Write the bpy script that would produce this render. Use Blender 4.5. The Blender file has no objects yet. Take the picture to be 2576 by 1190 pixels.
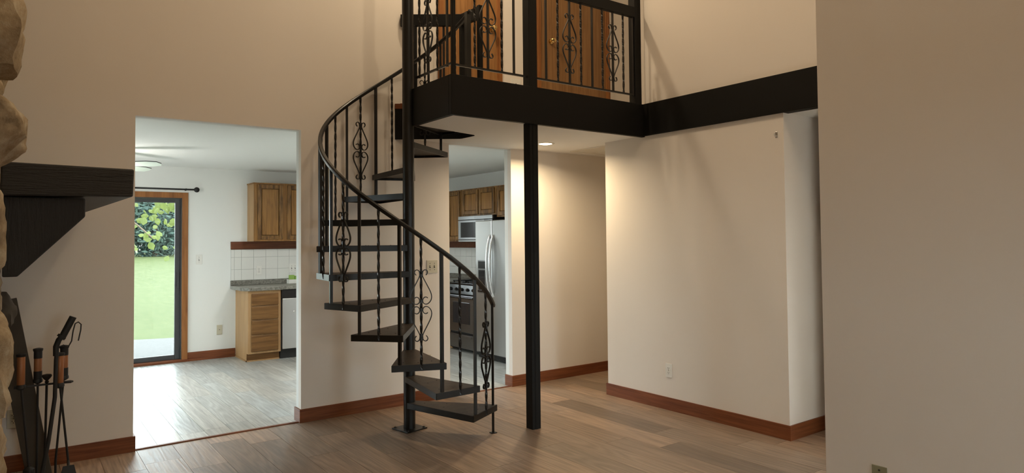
import bpy, bmesh, math, random
from mathutils import Vector, Matrix
random.seed(7)
scene = bpy.context.scene
C = scene.collection
R = math.radians

# ------------------------------------------------------------------ camera
W_PX, H_PX = 2576, 1190
YAW, PITCH, ROLL, FPX, CAM_H = 0.6349, 0.03, -0.0092, 1691.67, 1.5084
CX, CY = 1288.0, 550.5
fwd = Vector((math.sin(YAW)*math.cos(PITCH), math.cos(YAW)*math.cos(PITCH), math.sin(PITCH)))
r0 = Vector((math.cos(YAW), -math.sin(YAW), 0)); u0 = r0.cross(fwd)
rgt = r0*math.cos(ROLL) + u0*math.sin(ROLL); upv = rgt.cross(fwd)
CAM = Vector((0, 0, CAM_H))
cam_d = bpy.data.cameras.new('camera'); cam = bpy.data.objects.new('camera', cam_d); C.objects.link(cam)
cam_d.sensor_fit = 'HORIZONTAL'; cam_d.sensor_width = 36.0
cam_d.lens = 36.0*FPX/W_PX
cam_d.shift_y = (CY - H_PX/2)/W_PX
cam_d.clip_start = 0.02; cam_d.clip_end = 500
cam.matrix_world = Matrix((( rgt.x, upv.x, -fwd.x, CAM.x), (rgt.y, upv.y, -fwd.y, CAM.y), (rgt.z, upv.z, -fwd.z, CAM.z), (0, 0, 0, 1)))
scene.camera = cam

def hit(px, py, axis, v):
    d = fwd + rgt*((px-CX)/FPX) - upv*((py-CY)/FPX)
    i = 'XYZ'.index(axis); t = (v-CAM[i])/d[i]
    return CAM + d*t

# ------------------------------------------------------------------ world, exposure
SKY = 14.0
w = bpy.data.worlds.new('overcast_sky'); scene.world = w; w.use_nodes = True
bg = w.node_tree.nodes['Background']; bg.inputs[0].default_value = (0.86, 0.95, 1.0, 1); bg.inputs[1].default_value = SKY
vs = scene.view_settings
vs.view_transform = 'Standard'; vs.look = 'None'; vs.exposure = 0.0; vs.gamma = 1.0; vs.use_curve_mapping = False

# ------------------------------------------------------------------ key dimensions (metres)
YW, WT = 5.582, 0.115          # dividing wall, face and thickness
XR = 4.617                     # hall closet wall face
CEIL, LOFT, TOP = 2.44, 2.72, 6.6
YBK, XK = 9.34, 5.43           # back wall of dining/kitchen, kitchen side wall
XL = -0.85

# ------------------------------------------------------------------ mesh helpers
class MB:
    def __init__(s): s.v = []; s.f = []; s.m = []
    def add(s, vs_, fs, mi=0):
        n = len(s.v); s.v += [tuple(p) for p in vs_]; s.f += [tuple(i+n for i in f) for f in fs]; s.m += [mi]*len(fs); return s
    def box(s, x0, x1, y0, y1, z0, z1, mi=0):
        return s.add([(x0,y0,z0),(x1,y0,z0),(x1,y1,z0),(x0,y1,z0),(x0,y0,z1),(x1,y0,z1),(x1,y1,z1),(x0,y1,z1)],
                     [(3,2,1,0),(4,5,6,7),(0,1,5,4),(1,2,6,5),(2,3,7,6),(3,0,4,7)], mi)
    def prism(s, poly, z0, z1, mi=0):
        n = len(poly)
        return s.add([(p[0],p[1],z0) for p in poly]+[(p[0],p[1],z1) for p in poly],
                     [tuple(range(n-1,-1,-1)), tuple(range(n,2*n))]+[(i,(i+1)%n,(i+1)%n+n,i+n) for i in range(n)], mi)
    def xprism(s, poly, y0, y1, mi=0):   # polygon in XZ, extruded along Y
        n = len(poly)
        return s.add([(p[0],y0,p[1]) for p in poly]+[(p[0],y1,p[1]) for p in poly],
                     [tuple(range(n)), tuple(range(2*n-1,n-1,-1))]+[((i+1)%n,i,i+n,(i+1)%n+n) for i in range(n)], mi)
    def sweep(s, pts, prof, nrm=None, closed=False, twist=0.0, mi=0):
        pts = [Vector(p) for p in pts]; n = len(pts); k = len(prof); vv = []
        up = None
        for i, p in enumerate(pts):
            t = (pts[min(i+1,n-1)]-pts[max(i-1,0)]).normalized() if not closed else (pts[(i+1)%n]-pts[i-1]).normalized()
            if nrm is not None: nn = Vector(nrm); nn = (nn - t*nn.dot(t)).normalized()
            else:
                if up is None: up = Vector((0,0,1)) if abs(t.z) < .9 else Vector((1,0,0))
                nn = (up - t*up.dot(t)).normalized(); up = nn
            b = t.cross(nn)
            a = twist*i; ca, sa = math.cos(a), math.sin(a)
            for (u, v) in prof:
                vv.append(p + b*(u*ca-v*sa) + nn*(u*sa+v*ca))
        fs = []
        for i in range(n if closed else n-1):
            j = (i+1) % n
            for q in range(k): fs.append((i*k+q, i*k+(q+1)%k, j*k+(q+1)%k, j*k+q))
        if not closed: fs += [tuple(range(k-1,-1,-1)), tuple((n-1)*k+q for q in range(k))]
        return s.add(vv, fs, mi)
    def tube(s, pts, r, k=8, **kw): return s.sweep(pts, circ(r, k), **kw)
    def bar(s, p, q, wd, th=None, **kw): return s.sweep([p, q], rect(wd, th or wd), **kw)
    def lathe(s, prof, cx, cy, k=16, axis='Z', cz=0, mi=0):
        vv = []; n = len(prof)
        for (r, h) in prof:
            for i in range(k):
                a = 2*math.pi*i/k; c, sn = r*math.cos(a), r*math.sin(a)
                vv.append((cx+c, cy+sn, cz+h) if axis == 'Z' else ((cx+c, cy+h, cz+sn) if axis == 'Y' else (cx+h, cy+c, cz+sn)))
        fs = [(i*k+j, i*k+(j+1)%k, (i+1)*k+(j+1)%k, (i+1)*k+j) for i in range(n-1) for j in range(k)]
        fs += [tuple(range(k-1,-1,-1)), tuple((n-1)*k+j for j in range(k))]
        return s.add(vv, fs, mi)
    def ball(s, c, r, k=10, mi=0):
        return s.lathe([(r*math.sin(math.pi*i/6)+1e-4, -r*math.cos(math.pi*i/6)) for i in range(7)], c[0], c[1], k, 'Z', c[2], mi)

def circ(r, k): return [(r*math.cos(2*math.pi*i/k), r*math.sin(2*math.pi*i/k)) for i in range(k)]
def rect(a, b): return [(-a/2,-b/2),(a/2,-b/2),(a/2,b/2),(-a/2,b/2)]

ROOT = {}
def obj(name, mb, mat, parent=None, smooth=False, bevel=0.0, kind=None, label=None, cat=None, group=None):
    org = ROOT.get(parent.name, Vector((0,0,0))) if parent else None
    if parent is None:      # a thing of one mesh: origin at the bottom centre
        xs, ys, zs = zip(*mb.v); org = Vector(((min(xs)+max(xs))/2, (min(ys)+max(ys))/2, min(zs)))
    me = bpy.data.meshes.new(name)
    me.from_pydata([(v[0]-org.x, v[1]-org.y, v[2]-org.z) for v in mb.v], [], mb.f)
    mats = mat if isinstance(mat, (list, tuple)) else [mat]
    for m in mats: me.materials.append(m)
    for p, mi in zip(me.polygons, mb.m): p.material_index = mi
    bm = bmesh.new(); bm.from_mesh(me); bmesh.ops.recalc_face_normals(bm, faces=bm.faces); bm.to_mesh(me); bm.free()
    if smooth: me.polygons.foreach_set('use_smooth', [True]*len(me.polygons))
    o = bpy.data.objects.new(name, me); C.objects.link(o)
    ROOT[o.name] = org
    if parent: o.parent = parent
    else: o.location = org
    if smooth:
        try: me.set_sharp_from_angle(angle=R(40))
        except Exception: pass
    if bevel:
        b = o.modifiers.new('edge', 'BEVEL'); b.width = bevel; b.segments = 2; b.limit_method = 'ANGLE'
    if kind: o['kind'] = kind
    if label: o['label'] = label
    if cat: o['category'] = cat
    if group: o['group'] = group
    return o
def thing(name, label, cat, loc, group=None, kind=None):
    o = bpy.data.objects.new(name, None); C.objects.link(o); o.location = loc; o.empty_display_size = 0.1
    ROOT[o.name] = Vector(loc); o['label'] = label
    if cat: o['category'] = cat
    if group: o['group'] = group
    if kind: o['kind'] = kind
    return o
def lamp_light(name, kind, loc, power, color, parent, size=0.1, rot=(0,0,0), spread=None):
    l = bpy.data.lights.new(name, kind); l.energy = power; l.color = color
    if kind == 'AREA': l.shape = 'DISK'; l.size = size
    else: l.shadow_soft_size = size
    if spread: l.spread = spread
    o = bpy.data.objects.new(name, l); C.objects.link(o); o.parent = parent
    o.location = Vector(loc) - ROOT[parent.name]; o.rotation_euler = rot
    return o

# ------------------------------------------------------------------ materials
def mat(name, col, rough=0.6, metal=0.0, spec=0.5):
    m = bpy.data.materials.new(name); m.use_nodes = True
    b = m.node_tree.nodes['Principled BSDF']
    b.inputs['Base Color'].default_value = (*col, 1); b.inputs['Roughness'].default_value = rough
    b.inputs['Metallic'].default_value = metal; b.inputs['Specular IOR Level'].default_value = spec
    return m
def N(m, t, **kw):
    n = m.node_tree.nodes.new(t)
    for k, v in kw.items():
        if k in n.inputs: n.inputs[k].default_value = v
        else: setattr(n, k, v)
    return n
def L(m, a, b): m.node_tree.links.new(a, b)
def bsdf(m): return m.node_tree.nodes['Principled BSDF']
def ramp(m, fac, stops):
    r = N(m, 'ShaderNodeValToRGB'); e = r.color_ramp.elements
    while len(e) < len(stops): e.new(0.5)
    for el, (p, c) in zip(e, stops): el.position = p; el.color = (*c, 1)
    L(m, fac, r.inputs[0]); return r.outputs[0]
def coords(m, scale, rnd=0.0, kind='Object'):
    tc = N(m, 'ShaderNodeTexCoord'); mp = N(m, 'ShaderNodeMapping'); mp.inputs['Scale'].default_value = scale
    src = tc.outputs[kind]
    if rnd:
        oi = N(m, 'ShaderNodeObjectInfo'); mu = N(m, 'ShaderNodeMath', operation='MULTIPLY'); mu.inputs[1].default_value = rnd
        L(m, oi.outputs['Random'], mu.inputs[0])
        va = N(m, 'ShaderNodeVectorMath', operation='ADD'); L(m, src, va.inputs[0]); L(m, mu.outputs[0], va.inputs[1]); src = va.outputs[0]
    L(m, src, mp.inputs['Vector']); return mp.outputs[0]
def bump(m, h, strength, dist=0.002):
    b = N(m, 'ShaderNodeBump'); b.inputs['Strength'].default_value = strength; b.inputs['Distance'].default_value = dist
    L(m, h, b.inputs['Height']); L(m, b.outputs[0], bsdf(m).inputs['Normal'])
def paint(name, col, rough=0.85, tex=True):
    m = mat(name, col, rough, spec=0.3)
    if tex:
        n = N(m, 'ShaderNodeTexNoise', Scale=160.0, Detail=3.0); L(m, coords(m, (1,1,1)), n.inputs['Vector'])
        bump(m, n.outputs['Fac'], 0.12, 0.002)
    return m
def wood(name, dark, light, scale=(30,30,2.5), rough=0.45, rnd=5.0, bstr=0.15, contrast=(0.3,0.7)):
    m = mat(name, light, rough, spec=0.22)
    c = coords(m, scale, rnd)
    n1 = N(m, 'ShaderNodeTexNoise', Scale=1.0, Detail=5.0, Roughness=0.6, Distortion=0.6); L(m, c, n1.inputs['Vector'])
    col = ramp(m, n1.outputs['Fac'], [(contrast[0], dark), (contrast[1], light)])
    L(m, col, bsdf(m).inputs['Base Color']); bump(m, n1.outputs['Fac'], bstr, 0.002)
    return m
def plank_mat(name, dark, light, rough, bstr):
    m = mat(name, light, rough, spec=0.9)
    oi = N(m, 'ShaderNodeObjectInfo')
    c = coords(m, (4.6, 0.42, 1.0), 37.0)
    nr = N(m, 'ShaderNodeTexNoise', Scale=1.0, Detail=2.0, Roughness=0.45); L(m, c, nr.inputs['Vector'])
    mu = N(m, 'ShaderNodeMath', operation='MULTIPLY'); mu.inputs[1].default_value = 95.0; L(m, nr.outputs['Fac'], mu.inputs[0])
    sn = N(m, 'ShaderNodeMath', operation='SINE'); L(m, mu.outputs[0], sn.inputs[0])
    wv = N(m, 'ShaderNodeMapRange'); wv.inputs['From Min'].default_value = -1.0; L(m, sn.outputs[0], wv.inputs[0])
    c2 = coords(m, (70.0, 3.0, 1.0), 13.0)
    n = N(m, 'ShaderNodeTexNoise', Scale=1.0, Detail=5.0, Roughness=0.65); L(m, c2, n.inputs['Vector'])
    mx = N(m, 'ShaderNodeMix', data_type='FLOAT'); mx.inputs[0].default_value = 0.72
    L(m, wv.outputs[0], mx.inputs[2]); L(m, n.outputs['Fac'], mx.inputs[3])
    mc = N(m, 'ShaderNodeMix', data_type='FLOAT'); mc.inputs[0].default_value = 0.88; L(m, wv.outputs[0], mc.inputs[2]); L(m, n.outputs['Fac'], mc.inputs[3])
    col = ramp(m, mc.outputs[0], [(0.25, dark), (0.7, light)])
    mul = N(m, 'ShaderNodeMix', data_type='RGBA', blend_type='MULTIPLY'); mul.inputs[0].default_value = 1.0
    L(m, col, mul.inputs[6]); L(m, oi.outputs['Color'], mul.inputs[7])
    L(m, mul.outputs[2], bsdf(m).inputs['Base Color'])
    rr = N(m, 'ShaderNodeMapRange'); rr.inputs['To Min'].default_value = rough-0.08; rr.inputs['To Max'].default_value = rough+0.12
    L(m, n.outputs['Fac'], rr.inputs[0]); L(m, rr.outputs[0], bsdf(m).inputs['Roughness'])
    bump(m, mx.outputs[0], bstr, 0.0022)
    return m
M = {}
M['wall'] = paint('living_wall_paint', (0.76, 0.70, 0.635))
M['wall2'] = paint('kitchen_wall_paint', (0.80, 0.81, 0.78))
M['ceil'] = paint('ceiling_paint', (0.80, 0.78, 0.74))
M['ceil2'] = paint('white_ceiling_paint', (0.90, 0.91, 0.88))
M['floor'] = plank_mat('brown_oak_plank', (0.14, 0.095, 0.065), (0.38, 0.262, 0.183), 0.43, 0.5)
M['floor2'] = plank_mat('pale_grey_plank', (0.22, 0.22, 0.205), (0.54, 0.545, 0.51), 0.32, 0.45)
M['sub'] = mat('subfloor', (0.03, 0.022, 0.017), 0.9)
M['base'] = wood('red_brown_baseboard', (0.125, 0.036, 0.014), (0.235, 0.080, 0.032), (2.5,2.5,60), 0.42)
M['black'] = mat('black_iron_paint', (0.008, 0.0078, 0.0075), 0.36, spec=0.4)
n_ = N(M['black'], 'ShaderNodeTexNoise', Scale=60.0, Detail=4.0); L(M['black'], coords(M['black'], (1,1,1)), n_.inputs['Vector']); bump(M['black'], n_.outputs['Fac'], 0.12, 0.002)
M['beam'] = mat('black_beam_paint', (0.0060, 0.0056, 0.0048), 0.55, spec=0.18)
n_ = N(M['beam'], 'ShaderNodeTexNoise', Scale=9.0, Detail=5.0); L(M['beam'], coords(M['beam'], (1,1,1)), n_.inputs['Vector']); bump(M['beam'], n_.outputs['Fac'], 0.12, 0.004)
M['tread'] = wood('dark_tread_board', (0.018, 0.013, 0.010), (0.060, 0.043, 0.031), (12,12,12), 0.42)
M['oak'] = wood('golden_oak', (0.16, 0.076, 0.020), (0.35, 0.172, 0.050), (26,26,2.2), 0.4)
M['oak_h'] = wood('golden_oak_drawer', (0.115, 0.055, 0.018), (0.25, 0.125, 0.043), (2.5,26,40), 0.4)
M['oak_side'] = wood('pale_oak_side', (0.36, 0.21, 0.095), (0.47, 0.29, 0.14), (30,30,2.0), 0.45)
M['oak_frame'] = wood('weathered_oak_frame', (0.070, 0.034, 0.011), (0.28, 0.145, 0.048), (30,30,4), 0.4, contrast=(0.35, 0.62))
M['door'] = wood('orange_oak_door', (0.23, 0.105, 0.034), (0.39, 0.195, 0.070), (34,34,1.6), 0.4)
M['door_dim'] = wood('dim_oak_door', (0.19, 0.095, 0.036), (0.32, 0.17, 0.070), (34,34,1.6), 0.4)  # darker copy of the door oak: dimmer loft light put into the colour
M['casing'] = wood('door_casing_oak', (0.20, 0.075, 0.022), (0.36, 0.15, 0.048), (34,34,2.0), 0.4)
M['board'] = wood('red_oak_board', (0.085, 0.028, 0.012), (0.185, 0.062, 0.026), (3,40,60), 0.4)
M['steel'] = mat('brushed_steel', (0.50, 0.50, 0.49), 0.32, 1.0)
M['steel_d'] = mat('dark_steel', (0.26, 0.26, 0.26), 0.34, 1.0)
M['handle'] = mat('silver_handle', (0.75, 0.75, 0.76), 0.22, 1.0)
M['blackplastic'] = mat('black_gloss', (0.008, 0.008, 0.009), 0.18)
M['blackmat'] = mat('black_matte', (0.010, 0.010, 0.010), 0.6)
M['darkglass'] = mat('dark_oven_glass', (0.02, 0.02, 0.022), 0.08)
M['white'] = mat('white_plastic', (0.76, 0.75, 0.70), 0.35)
M['almond'] = mat('almond_plastic', (0.56, 0.52, 0.40), 0.4)
M['slot'] = mat('slot_dark', (0.03, 0.027, 0.022), 0.6)
M['olive'] = mat('olive_plate', (0.27, 0.255, 0.16), 0.45)
M['tile'] = mat('white_glazed_tile', (0.74, 0.74, 0.70), 0.22)
M['grout'] = mat('grout', (0.42, 0.42, 0.40), 0.9)
M['brass'] = mat('brass', (0.72, 0.52, 0.24), 0.22, 1.0)
M['copper'] = mat('copper_wrap', (0.34, 0.135, 0.052), 0.42, 0.25)
M['bronze'] = mat('bronze_frame', (0.045, 0.045, 0.048), 0.45)
M['green'] = mat('green_sponge', (0.28, 0.46, 0.10), 0.7)
M['metalwhite'] = mat('white_metal', (0.72, 0.68, 0.60), 0.5)
M['fan_white'] = mat('fan_blade_pale', (0.66, 0.74, 0.66), 0.4)
m = M['counter'] = mat('grey_laminate', (0.2, 0.19, 0.165), 0.35)
n_ = N(m, 'ShaderNodeTexNoise', Scale=45.0, Detail=8.0, Roughness=0.75); L(m, coords(m, (1,1,1)), n_.inputs['Vector'])
L(m, ramp(m, n_.outputs['Fac'], [(0.35, (0.075,0.07,0.055)), (0.65, (0.30,0.29,0.25))]), bsdf(m).inputs['Base Color'])
m = M['stone'] = mat('tan_fieldstone', (0.4, 0.3, 0.2), 0.9)
n_ = N(m, 'ShaderNodeTexNoise', Scale=7.0, Detail=8.0, Roughness=0.7); L(m, coords(m, (1,1,1), 9.0), n_.inputs['Vector'])
L(m, ramp(m, n_.outputs['Fac'], [(0.3, (0.15,0.105,0.055)), (0.5, (0.36,0.27,0.165)), (0.7, (0.52,0.45,0.33))]), bsdf(m).inputs['Base Color'])
n2_ = N(m, 'ShaderNodeTexNoise', Scale=30.0, Detail=8.0, Roughness=0.7); L(m, coords(m, (1,1,1), 9.0), n2_.inputs['Vector']); bump(m, n2_.outputs['Fac'], 0.8, 0.012)
M['stone_d'] = mat('dark_stone', (0.07, 0.058, 0.045), 0.9)  # plain dark tone, for one stone and the leaning board
M['mortar'] = mat('mortar', (0.24, 0.20, 0.15), 0.95)
m = M['hewn'] = mat('black_hewn_timber', (0.014, 0.013, 0.012), 0.42)
n_ = N(m, 'ShaderNodeTexNoise', Scale=1.0, Detail=6.0, Roughness=0.7); L(m, coords(m, (90,90,9)), n_.inputs['Vector']); bump(m, n_.outputs['Fac'], 1.0, 0.010)
m = M['hewn_end'] = mat('black_hewn_end_grain', (0.016, 0.015, 0.014), 0.4)
mp_ = N(m, 'ShaderNodeMapping'); tc_ = N(m, 'ShaderNodeTexCoord'); mp_.inputs['Rotation'].default_value = (0, R(-38), 0); mp_.inputs['Scale'].default_value = (10, 10, 130)
L(m, tc_.outputs['Object'], mp_.inputs['Vector'])
n_ = N(m, 'ShaderNodeTexNoise', Scale=1.0, Detail=5.0, Roughness=0.6); L(m, mp_.outputs[0], n_.inputs['Vector']); bump(m, n_.outputs['Fac'], 1.0, 0.012)
def glass(name, tint):
    m = bpy.data.materials.new(name); m.use_nodes = True; nt = m.node_tree; nt.nodes.remove(bsdf(m))
    o = nt.nodes['Material Output']; t = N(m, 'ShaderNodeBsdfTransparent'); t.inputs[0].default_value = (*tint, 1)
    g = N(m, 'ShaderNodeBsdfGlossy'); g.inputs['Roughness'].default_value = 0.02
    mx = N(m, 'ShaderNodeMixShader'); fr = N(m, 'ShaderNodeFresnel', IOR=1.25)
    L(m, fr.outputs[0], mx.inputs[0]); L(m, t.outputs[0], mx.inputs[1]); L(m, g.outputs[0], mx.inputs[2]); L(m, mx.outputs[0], o.inputs[0]); return m
M['glass'] = glass('window_glass', (0.95, 0.97, 0.96))
def emit(name, col, s):
    m = bpy.data.materials.new(name); m.use_nodes = True; nt = m.node_tree; nt.nodes.remove(bsdf(m))
    e = N(m, 'ShaderNodeEmission'); e.inputs[0].default_value = (*col, 1); e.inputs[1].default_value = s
    L(m, e.outputs[0], nt.nodes['Material Output'].inputs[0]); return m
M['bulb'] = emit('warm_lamp_glow', (1.0, 0.80, 0.52), 14.0)
def foliage(name, c1, c2, trans=0.35):
    m = mat(name, c1, 0.6, spec=0.25); c = coords(m, (1,1,1), 0)
    n = N(m, 'ShaderNodeTexNoise', Scale=1.3, Detail=6.0); L(m, c, n.inputs['Vector'])
    L(m, ramp(m, n.outputs['Fac'], [(0.35, c1), (0.65, c2)]), bsdf(m).inputs['Base Color'])
    t = N(m, 'ShaderNodeBsdfTranslucent'); t.inputs[0].default_value = (*c2, 1)
    mx = N(m, 'ShaderNodeMixShader'); mx.inputs[0].default_value = trans
    o = m.node_tree.nodes['Material Output']; L(m, bsdf(m).outputs[0], mx.inputs[1]); L(m, t.outputs[0], mx.inputs[2]); L(m, mx.outputs[0], o.inputs[0]); return m
M['leaf'] = foliage('yellow_green_leaf', (0.0595, 0.0840, 0.0196), (0.1085, 0.1330, 0.0350), 0.4)
M['hedge'] = foliage('blue_green_hedge', (0.0238, 0.0462, 0.0385), (0.0595, 0.0910, 0.0686), 0.2)
M['hedge2'] = foliage('grey_green_tree', (0.0385, 0.0700, 0.0476), (0.0840, 0.1190, 0.0840), 0.3)
M['bark'] = mat('bark', (0.10, 0.075, 0.05), 0.9)
m = M['lawn'] = mat('mown_lawn', (0.16, 0.24, 0.06), 0.9, spec=0.1)
n_ = N(m, 'ShaderNodeTexNoise', Scale=1.0, Detail=8.0, Roughness=0.7); L(m, coords(m, (6,2.2,1)), n_.inputs['Vector'])
L(m, ramp(m, n_.outputs['Fac'], [(0.3, (0.0336, 0.0462, 0.0140)), (0.7, (0.0546, 0.0644, 0.0252))]), bsdf(m).inputs['Base Color'])
m = M['gravel'] = mat('grey_gravel', (0.2, 0.2, 0.19), 0.95)
n_ = N(m, 'ShaderNodeTexNoise', Scale=30.0, Detail=8.0, Roughness=0.8); L(m, coords(m, (1,1,1)), n_.inputs['Vector'])
L(m, ramp(m, n_.outputs['Fac'], [(0.35, (0.0315, 0.0308, 0.0294)), (0.65, (0.0735, 0.0728, 0.0700))]), bsdf(m).inputs['Base Color']); bump(m, n_.outputs['Fac'], 0.8, 0.02)

# ------------------------------------------------------------------ the setting: floors of separate planks
def plank_floor(name, x_first, pitch, x0, x1, y0, y1, length, mt, tint, label, special=()):
    f = obj(name, MB().box(x0, x1, y0, y1, -0.06, -0.012), M['sub'], kind='structure', label=label)
    rng = random.Random(3)
    k = math.floor((x0-x_first)/pitch)
    row = 0
    while x_first + k*pitch < x1:
        a, b = max(x0, x_first+k*pitch), min(x1, x_first+(k+1)*pitch)
        if b-a > 0.02:
            y = y0 - length*rng.random()
            for (xs, ys) in special:
                if a-0.05 < xs < b-0.05: y = ys - length*math.ceil((ys-y0)/length)
            while y < y1:
                c, d = max(y, y0), min(y+length, y1)
                if d-c > 0.01:
                    g = 0.0011
                    mb = MB().box(a+g, b-g, c+g, d-g, -0.012, 0.0)
                    o = obj('plank', mb, mt, f)
                    v = tint[0] + (tint[1]-tint[0])*rng.random()
                    h = rng.uniform(-0.04, 0.04)
                    for (xs, ys) in special:
                        if a < xs+0.1 < b and abs(d-ys) < 0.02: v = tint[0]*0.80
                    o.color = (v*(1+h), v, v*(1-h), 1)
                y += length
        k += 1; row += 1
    return f
floor = plank_floor('floor', 1.18, 0.2325, XL, 6.0, -4.0, YW+0.02, 1.22, M['floor'], (0.66, 1.12), 'brown oak plank floor of the living room', special=((3.74, 3.31), (3.97, 3.58+1.22)))
floor2 = plank_floor('floor_dining', 1.22, 0.18, -2.6, XK, YW+0.034, YBK, 1.22, M['floor2'], (0.82, 1.10), 'pale grey plank floor of the dining room and kitchen')
trim = obj('trim_1', MB().box(0.69, 1.92, YW+0.012, YW+0.042, -0.012, 0.008), M['base'], kind='structure', label='thin wooden threshold strip under the dining room opening', bevel=0.003)
trim = obj('trim_2', MB().box(3.36, 4.10, YW+0.012, YW+0.042, -0.012, 0.006), M['base'], kind='structure', label='thin wooden threshold strip under the kitchen opening', bevel=0.003)

# dividing wall with its two openings; the kitchen side gets its own paint
O1, O2 = (0.692, 1.916), (3.36, 4.102)
def wall_w(y0, y1, zt):
    m_ = MB()
    m_.box(XL, O1[0], y0, y1, 0, zt); m_.box(O1[1], O2[0], y0, y1, 0, zt); m_.box(O2[1], 6.6, y0, y1, 0, zt)
    m_.box(O1[0], O1[1], y0, y1, CEIL, zt); m_.box(O2[0], O2[1], y0, y1, CEIL, zt); return m_
obj('wall_back', wall_w(YW, YW+WT/2, TOP), M['wall'], kind='structure', label='tan plaster wall with the dining room and kitchen openings')
obj('wall_kitchen_front', wall_w(YW+WT/2, YW+WT, TOP), M['wall2'], kind='structure', label='dining room side of the wall with the two openings')
obj('wall_kitchen_front.001', MB().box(-2.6, XL, YW+WT/2, YW+WT, 0, 2.6), M['wall2'], kind='structure', label='dining room wall behind the fireplace')
# living room outer walls (daylight windows beside and behind the photographer)
def wall_x(name, x0, x1, y0, y1, z0, z1, holes, mt, label):   # wall in a plane of constant X, holes (ya,yb,za,zb)
    m_ = MB(); ys = sorted({y0, y1, *[h[0] for h in holes], *[h[1] for h in holes]})
    for a, b in zip(ys, ys[1:]):
        hs = [h for h in holes if h[0] <= a and h[1] >= b]
        if not hs: m_.box(x0, x1, a, b, z0, z1)
        else:
            if hs[0][2] > z0: m_.box(x0, x1, a, b, z0, hs[0][2])
            if hs[0][3] < z1: m_.box(x0, x1, a, b, hs[0][3], z1)
    return obj(name, m_, mt, kind='structure', label=label)
def wall_y(name, y0, y1, x0, x1, z0, z1, holes, mt, label):
    m_ = MB(); xs = sorted({x0, x1, *[h[0] for h in holes], *[h[1] for h in holes]})
    for a, b in zip(xs, xs[1:]):
        hs = [h for h in holes if h[0] <= a and h[1] >= b]
        if not hs: m_.box(a, b, y0, y1, z0, z1)
        else:
            if hs[0][2] > z0: m_.box(a, b, y0, y1, z0, hs[0][2])
            if hs[0][3] < z1: m_.box(a, b, y0, y1, hs[0][3], z1)
    return obj(name, m_, mt, kind='structure', label=label)
def win_x(name, x, ya, yb, za, zb, label, n=2):
    t = thing(name, label, None, (x, (ya+yb)/2, za), kind='structure')
    f = MB(); e = 0.05
    f.box(x-.05, x+.05, ya, yb, za, za+e); f.box(x-.05, x+.05, ya, yb, zb-e, zb); f.box(x-.05, x+.05, ya, ya+e, za+e, zb-e); f.box(x-.05, x+.05, yb-e, yb, za+e, zb-e)
    for i in range(1, n): yy = ya+(yb-ya)*i/n; f.box(x-.05, x+.05, yy-e/2, yy+e/2, za+e, zb-e)
    obj('frame', f, M['casing'], t)
    for i in range(n):
        a, b = ya+(yb-ya)*i/n, ya+(yb-ya)*(i+1)/n
        obj('pane', MB().box(x-.004, x+.004, a+e/2, b-e/2, za+e, zb-e), M['glass'], t)
def win_y(name, y, xa, xb, za, zb, label, n=2):
    t = thing(name, label, None, ((xa+xb)/2, y, za), kind='structure')
    f = MB(); e = 0.05
    f.box(xa, xb, y-.05, y+.05, za, za+e); f.box(xa, xb, y-.05, y+.05, zb-e, zb); f.box(xa, xa+e, y-.05, y+.05, za+e, zb-e); f.box(xb-e, xb, y-.05, y+.05, za+e, zb-e)
    for i in range(1, n): xx = xa+(xb-xa)*i/n; f.box(xx-e/2, xx+e/2, y-.05, y+.05, za+e, zb-e)
    obj('frame', f, M['casing'], t)
    for i in range(n):
        a, b = xa+(xb-xa)*i/n, xa+(xb-xa)*(i+1)/n
        obj('pane', MB().box(a+e/2, b-e/2, y-.004, y+.004, za+e, zb-e), M['glass'], t)
wall_x('wall_left', XL-0.15, XL, -4.0, YW, 0, TOP, [(-1.9, -1.1, 1.0, 2.0)], M['wall'], 'living room side wall with a window')
win_x('window_1', XL-0.075, -1.9, -1.1, 1.0, 2.0, 'window in the living room side wall')
XN, YN = 3.39, 1.877
wall_y('wall_rear', -4.15, -4.0, XL-.15, XN+.12, 0, TOP, [(0.4, 2.0, 0.9, 2.1)], M['wall'], 'rear wall of the living room with a window')
win_y('window_2', -4.075, 0.4, 2.0, 0.9, 2.1, 'window in the rear wall of the living room', 2)
obj('wall_near', MB().box(XN, XN+0.12, 0.8, YN, 0, 3.3).box(XN, XN+.12, -4.0, 0.8, 0, TOP), M['wall'], kind='structure', label='tall plain grey-beige partition wall ending beside the hall corner')
obj('wall_far_right', MB().box(6.0, 6.12, 0.8, YW, 0, TOP), M['wall'], kind='structure', label='end wall of the hallway')
# unseen foyer, added so daylight from its glazed door reaches the recess
wall_y('wall_foyer_added', 0.80, 0.90, XN+.12, 6.0, 0, TOP, [(3.70, 4.50, 0.25, 2.05)], M['wall'], 'unseen wall added behind the partition to hold a glazed door')
win_y('door_added', 0.85, 3.70, 4.50, 0.25, 2.05, 'unseen glazed door added to let daylight onto the recess', 1)
obj('wall_light_blocker', MB().box(4.86, 4.98, 0.90, 2.50, 0, CEIL), M['wall'], kind='structure', label='unseen wall added to narrow the daylight on the recess')  # added to cut off the door's daylight along the recess
obj('ceiling', MB().box(XL-.15, 6.6, 0.8, YW+WT, TOP, TOP+.1).box(XL-.15, XN+.12, -4.15, 0.8, TOP, TOP+.1), M['ceil'], kind='structure', label='high flat living room ceiling')
# closet block between hall and recess; upper wall above the beam
obj('wall_right', MB().box(XR, 6.0, 2.828, 4.724, 0, CEIL), M['wall'], kind='structure', label='tan hall wall under the black beam, with an outlet')
obj('wall_upper', MB().box(XR, XR+0.12, 0.90, 4.20, LOFT-.005, TOP), M['wall'], kind='structure', label='upper wall standing on the black beam beside the loft')
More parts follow.
